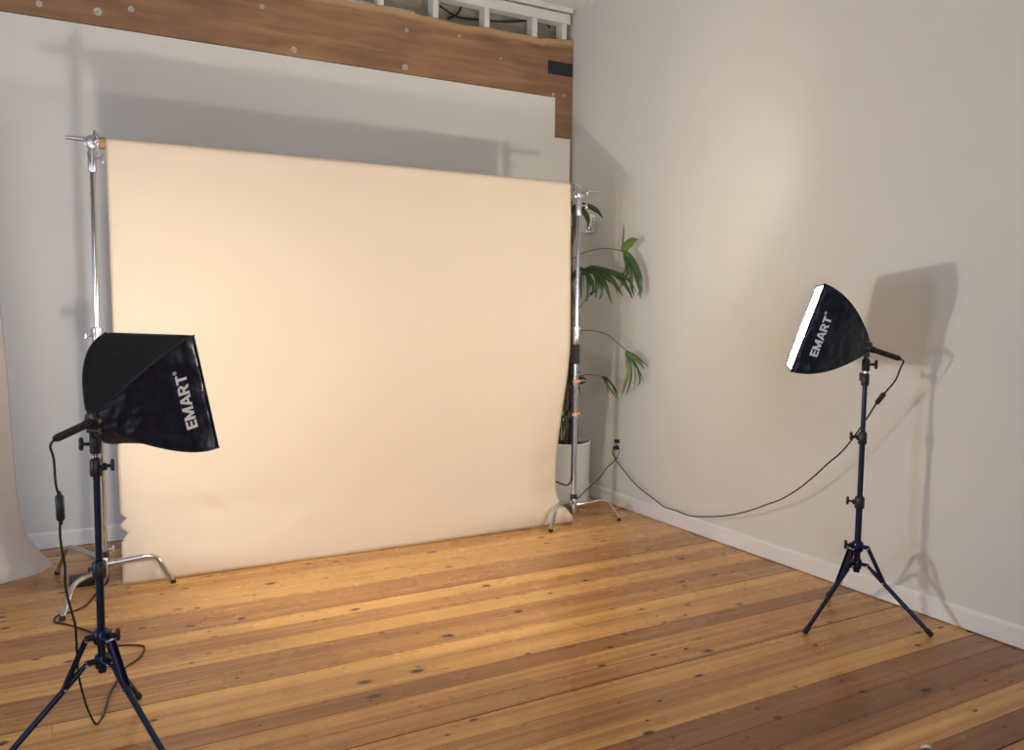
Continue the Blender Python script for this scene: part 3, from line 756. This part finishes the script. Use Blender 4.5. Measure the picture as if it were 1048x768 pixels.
# right: long sagging cord to the wall outlet
t = thing('power_cord', 'long black power cord sagging from the right softbox to the wall outlet', 'cord', (hr.x, hr.y, 0))  # mains lead belonging to the right softbox lamp
path = [(922, 376), (916, 390), (905, 403), (897, 413), (890, 424), (882, 436), (872, 450), (860, 464), (848, 474), (835, 486), (818, 500), (800, 511), (785, 516.5), (770, 522), (750, 527), (735, 528.7), (718, 529), (705, 528), (692, 523), (680, 519), (668, 510), (656, 501), (646, 491), (638, 481), (631, 472), (627, 463), (629, 458)]
pts = [hr, hr + Vector((.012, -.008, -.012))]; n = len(path)
for k, (x_, y_) in enumerate(path):
    q = (k+1)/n; pts.append(at(x_, y_, 0, lerp(hr.x, -.035, q**.8)))
obj('cord', tube(spline(pts, 5), .0038, 8), M['cable'], t, True)
a0 = at(905, 403, 0, lerp(hr.x, -.035, (3/n)**.8)); a1 = at(897, 413, 0, lerp(hr.x, -.035, (4/n)**.8))
obj('inline_switch', switch_bm((a0+a1)/2, a1-a0, .07, .012), M['black'], t, auto=45)
pp = at(629.5, 459, 0, -.03)
bm = bmesh.new(); add_box(bm, pp + Vector((.022, -.018, -.010)), pp + Vector((-.008, .016, .016)), .005); obj('plug', bm, M['black'], t, auto=40)
# second cord from the outlet to behind the backdrop stand
t = thing('power_cord', 'short black power cord running from the wall outlet down behind the right backdrop stand', 'cord', (-.1, -.7, 0))
path = [((630.5, 455), -.04), ((634, 460), -.045), ((632, 468), -.06), ((627.5, 473), -.08), ((620, 480), -.12), ((615.5, 487), -.15), ((608, 494.5), -.2), ((601, 501), -.24), ((594, 508), -.29), ((590, 513), -.33)]
pts = [at(p[0], p[1], 0, xv) for p, xv in path]
pts += [Vector((-.42, -.78, .03)), Vector((-.50, -.74, .006)), Vector((-.75, -.70, .004)), Vector((-1.1, -.66, .004))]
obj('cord', tube(spline(pts, 6), .0035, 8), M['cable'], t, True)
pp = at(630.5, 452, 0, -.03)
bm = bmesh.new(); add_box(bm, pp + Vector((.022, -.016, -.012)), pp + Vector((-.008, .014, .014)), .005); obj('plug', bm, M['black'], t, auto=40)
# outlet plate
t = thing('wall_outlet', 'white wall outlet low on the right wall with black plugs in it', 'outlet', (0, -.655, .42))
bm = bmesh.new(); add_box(bm, (-.0005, -.695, .362), (-.006, -.612, .490), .0025); pl = obj('cover_plate', bm, M['white_pl'], t, auto=40)
for zz in (.452, .400):
    bm = bmesh.new(); add_box(bm, (-.005, -.672, zz-.017), (-.0075, -.637, zz+.017), .001); obj('socket', bm, M['white_pl'], t, auto=40)

# white wall device high in the corner
t = thing('security_camera', 'small white wall-mounted device with a round lens high behind the palm', 'camera', (0, -.28, 2.07))
bm = bmesh.new(); add_box(bm, (-.001, -.325, 1.995), (-.078, -.235, 2.135), .016); bd = obj('housing', bm, M['white_pl'], t, auto=40)
bm = bmesh.new(); add_tube(bm, [(-.058, -.310, 2.030), (-.064, -.330, 2.029), (-.068, -.342, 2.028), (-.070, -.348, 2.028)], [.020, .022, .018, .010], 20); obj('lens', bm, M['chrome'], t, auto=50)
bm = bmesh.new()
for k in range(7): add_box(bm, (-.018, -.3245, 2.040+.010*k), (-.034, -.3262, 2.044+.010*k))
obj('vent_slots', bm, M['glass'], bd)

# ================================================================== PALM
PC = Vector((-.285, -.375, 0))
t = thing('potted_palm', 'tall potted palm with drooping fan leaves in the corner behind the backdrop', 'plant', PC)
bm = bmesh.new()
add_lathe(bm, [(0, .020), (.182, .020), (.190, .028), (.196, .45), (.200, .456), (.196, .462), (.184, .460), (.182, .42), (0, .42)], PC, 48)
pot = obj('planter', bm, M['pot'], t, auto=40)
bm = bmesh.new(); add_lathe(bm, [(0, .001), (.185, .001), (.205, .006), (.207, .026), (.200, .028), (.193, .012), (0, .012)], PC, 48); obj('saucer', bm, M['pot'], pot, auto=40)
bm = bmesh.new(); add_lathe(bm, [(0, .44), (.06, .437), (.13, .434), (.1815, .43), (.1815, .42), (0, .42)], PC, 32); obj('soil', bm, M['soil'], t, True)
canes = [((-.255, -.43), (-.300, -.46, 2.02), .014), ((-.225, -.36), (-.275, -.40, 1.75), .012), ((-.295, -.41), (-.310, -.46, 1.50), .014), ((-.215, -.43), (-.250, -.47, 1.30), .012), ((-.262, -.47), (-.290, -.51, 1.05), .012), ((-.33, -.37), (-.36, -.40, 1.6), .013)]
for (bx, by), tp, r in canes:
    pts = [Vector((bx, by, .425)).lerp(Vector(tp), k/18) + Vector((.010*math.sin(k*1.1), .010*math.cos(k*.9), 0)) for k in range(19)]
    pts[0] = Vector((bx, by, .425))
    obj('cane', tube(pts, [r*(1.25 if k % 3 == 0 else 1)*(1-.2*k/18) for k in range(19)], 10), M['cane'], t, True)
def leaflet(bm, pts, w, tipw=.15, fold=.25):
    fr = frames(spline(pts, 5)); n = len(fr); rows = []
    for i, (p, tn, _, _) in enumerate(fr):
        q = i/(n-1); ww = 1.3*w*(min(1, q*5+.35))*(1 if q < .65 else lerp(1, tipw, (q-.65)/.35))
        view = (CAM - p).normalized() if False else Vector((-.55, -.80, .25))
        side = tn.cross(view)
        if side.length < .05: side = tn.cross(Vector((1, 0, 0)))
        side.normalize(); nn = side.cross(tn).normalized()
        rows.append([bm.verts.new(p - side*ww + nn*ww*fold), bm.verts.new(p), bm.verts.new(p + side*ww + nn*ww*fold)])
    for A, B in zip(rows, rows[1:]):
        for k in range(2): bm.faces.new((A[k], A[k+1], B[k+1], B[k]))
def pxp(x_, y_, X=None):
    if X is None: X = -.30 + max(0, min(1, (x_-578)/85))*.235
    p = at(x_, y_, 0, X); p.x = min(p.x, -.02); return p
def frond(pet, lets, m=None, prad=.0035, dX=0, w=.016):
    P = [pxp(*q) + Vector((dX, 0, 0)) for q in pet]
    f = obj('frond', tube(spline(P, 6), [prad]*(len(P)*6-5), 8), M['petiole'], t, True)
    for L in lets:
        bm = bmesh.new(); ps = [pxp(*q) + Vector((dX, 0, 0)) for q in L[0]]
        leaflet(bm, ps, L[1] if len(L) > 1 else w)
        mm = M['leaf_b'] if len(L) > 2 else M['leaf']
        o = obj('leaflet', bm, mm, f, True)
        sd = o.modifiers.new('solid', 'SOLIDIFY'); sd.thickness = .0008
# top frond by the wall device
frond([(577, 300), (579, 260), (582, 230), (585, 214)], [
    ([(585, 213), (594, 210), (604, 212), (612, 217), (617, 223.5)], .014), ([(585, 213), (593, 213), (599, 219), (602, 226), (601.5, 233)], .014),
    ([(585, 213), (588, 218), (588.5, 228), (588, 245)], .014), ([(585, 213), (580, 210), (574, 214), (568, 226)], .014), ([(585, 213), (583, 205), (578, 200), (571, 200)], .012)], dX=0)
# arching frond reaching over the wall
frond([(577, 283), (584, 267.5), (593, 261), (605, 256.5), (618, 254.5), (630, 255.5), (637, 257.5)], [
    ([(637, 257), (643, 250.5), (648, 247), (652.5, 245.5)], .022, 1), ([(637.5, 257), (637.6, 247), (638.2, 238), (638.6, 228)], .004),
    ([(638, 258), (642, 262), (647, 270), (651, 281), (655, 297), (655, 306)], .013), ([(638, 258), (644, 262), (650, 271), (655, 284), (658, 300)], .013, 1),
    ([(638, 258), (641, 266), (640.5, 275), (637, 282), (630, 286)], .006), ([(638, 258), (643, 268), (645, 278), (646, 292), (649, 303)], .011),
    ([(638, 258), (640, 268), (642, 279), (638, 289), (634, 295)], .006), ([(638, 258), (646, 264), (653, 277), (656, 291), (653, 303)], .011)])
# large dark middle frond
frond([(578, 330), (582, 305), (587, 288), (594, 277), (602, 275)], [
    ([(600, 275), (595, 277), (590, 285), (588, 299)], .012), ([(602, 275), (600, 281), (599, 292), (598, 306)], .012), ([(602, 275), (605, 283), (606, 294), (604, 309)], .011),
    ([(603, 275), (611, 279), (615, 290), (613, 305)], .012), ([(603, 275), (613, 277), (620, 286), (625, 297), (629.5, 311)], .012), ([(603, 275), (615, 276), (626, 283), (634, 292), (641, 303)], .012),
    ([(603, 275), (617, 276), (630, 280), (640, 287), (648, 299), (651, 306)], .012), ([(603, 274.5), (612, 274), (625, 277), (637, 281), (648, 288), (655, 299)], .010), ([(603, 275), (612, 280), (618, 288), (620, 299), (617, 307)], .009),
    ([(601, 275), (607, 284), (611, 294), (609, 303)], .010), ([(602, 275), (606, 278), (618, 282), (632, 291), (636, 300)], .009)], dX=-.03)
frond([(577, 360), (582, 342), (589, 322), (597, 310), (604, 302)], [([(604, 302), (606, 300), (611, 296), (616, 294)], .008)], prad=.003)
frond([(578, 306), (581, 299)], [([(581, 299), (583, 295), (585, 291)], .010, 1), ([(581, 299), (578, 296), (575, 292)], .010, 1), ([(581, 299), (585, 300), (588, 304)], .009, 1)], prad=.003, dX=-.05)
# lower frond with slender leaflets
frond([(578, 352), (592, 339.5), (606, 338.7), (620, 342), (631, 350), (640.5, 359)], [
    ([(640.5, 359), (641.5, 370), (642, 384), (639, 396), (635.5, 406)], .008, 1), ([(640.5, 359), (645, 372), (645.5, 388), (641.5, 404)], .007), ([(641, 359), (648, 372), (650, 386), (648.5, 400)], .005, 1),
    ([(641, 359), (650, 372), (654, 383), (655, 391), (651.5, 396)], .005), ([(641, 359), (648, 366), (655, 372), (659, 378)], .009, 1), ([(641, 359), (650, 364), (657, 370), (664, 375.5)], .004), ([(641, 359), (650, 374), (656, 384), (658.5, 392)], .004)], prad=.003)
frond([(578, 398), (588, 388), (598, 384), (608, 384), (616, 385.5)], [([(616, 385.5), (621, 393), (622, 403)], .005), ([(616, 385.5), (625, 392), (630, 402), (633, 410)], .006), ([(616, 385.5), (622, 388), (629, 397), (634, 404)], .005), ([(616, 385.5), (619, 390), (627, 402), (631, 408)], .004)], prad=.003)
frond([(578, 404), (586, 396), (592, 389)], [([(592, 389), (597, 387), (603, 388)], .008), ([(592, 389), (596, 392), (602, 391)], .008), ([(592, 389), (595, 396), (597, 407)], .005), ([(592, 389), (593, 383), (597, 380)], .006), ([(592, 389), (585, 390), (579, 396)], .006)], prad=.003, dX=-.02)
for (x_, y_), dd in (((579, 372), -1), ((580, 408), 1), ((582, 425), -1), ((579, 432), 1)):
    frond([(580, y_+16), (x_, y_)], [([(x_, y_), (x_-3*dd, y_-3), (x_-5*dd, y_+5)], .008), ([(x_, y_), (x_+3*dd, y_+2), (x_+5*dd, y_+9)], .007), ([(x_, y_), (x_+1, y_+6), (x_, y_+14)], .007)], prad=.003, dX=-.03)

# white scrap at the bottom edge of the photo
p = at(948, 766, 2, .001)
bm = bmesh.new(); add_tube(bm, [p + Vector((-.016, .006, .004)), p + Vector((0, 0, .006)), p + Vector((.012, -.010, .004))], [.004, .006, .004], 8)
tag(obj('paper_scrap', bm, M['white_pl'], None, True, origin=p), 'tiny white scrap lying on the floorboards at the bottom right', 'scrap')

# ================================================================== LIGHT
w = bpy.data.worlds.new('daylight'); scene.world = w; w.use_nodes = True
bg = w.node_tree.nodes['Background']; bg.inputs[0].default_value = (1.0, .93, .82, 1); bg.inputs[1].default_value = .10
def area(name, loc, target, sx_, sy_, power, col):
    l = bpy.data.lights.new(name, 'AREA'); l.shape = 'RECTANGLE'; l.size = sx_; l.size_y = sy_; l.energy = power; l.color = col
    o = bpy.data.objects.new(name, l); COL.objects.link(o); o.location = loc
    o.rotation_euler = (Vector(target)-Vector(loc)).to_track_quat('-Z', 'Y').to_euler(); return o
area('ceiling_lamp', (-3.2, -6.2, 3.5), (-1.5, -1.0, 1.8), 1.2, .4, 14, (1, .92, .82))
area('window_daylight', (-5.6, -8.6, 1.3), (-2.6, -1.0, .4), 2.6, 1.8, 74, (.78, .87, 1.0))
area('side_window_daylight', (-7.8, -2.8, 1.0), (-3.0, -.6, .5), 1.0, 1.2, 66, (.48, .66, 1.0))

vs = scene.view_settings
vs.view_transform = 'Standard'; vs.look = 'None'; vs.exposure = 0; vs.gamma = 1; vs.use_curve_mapping = False
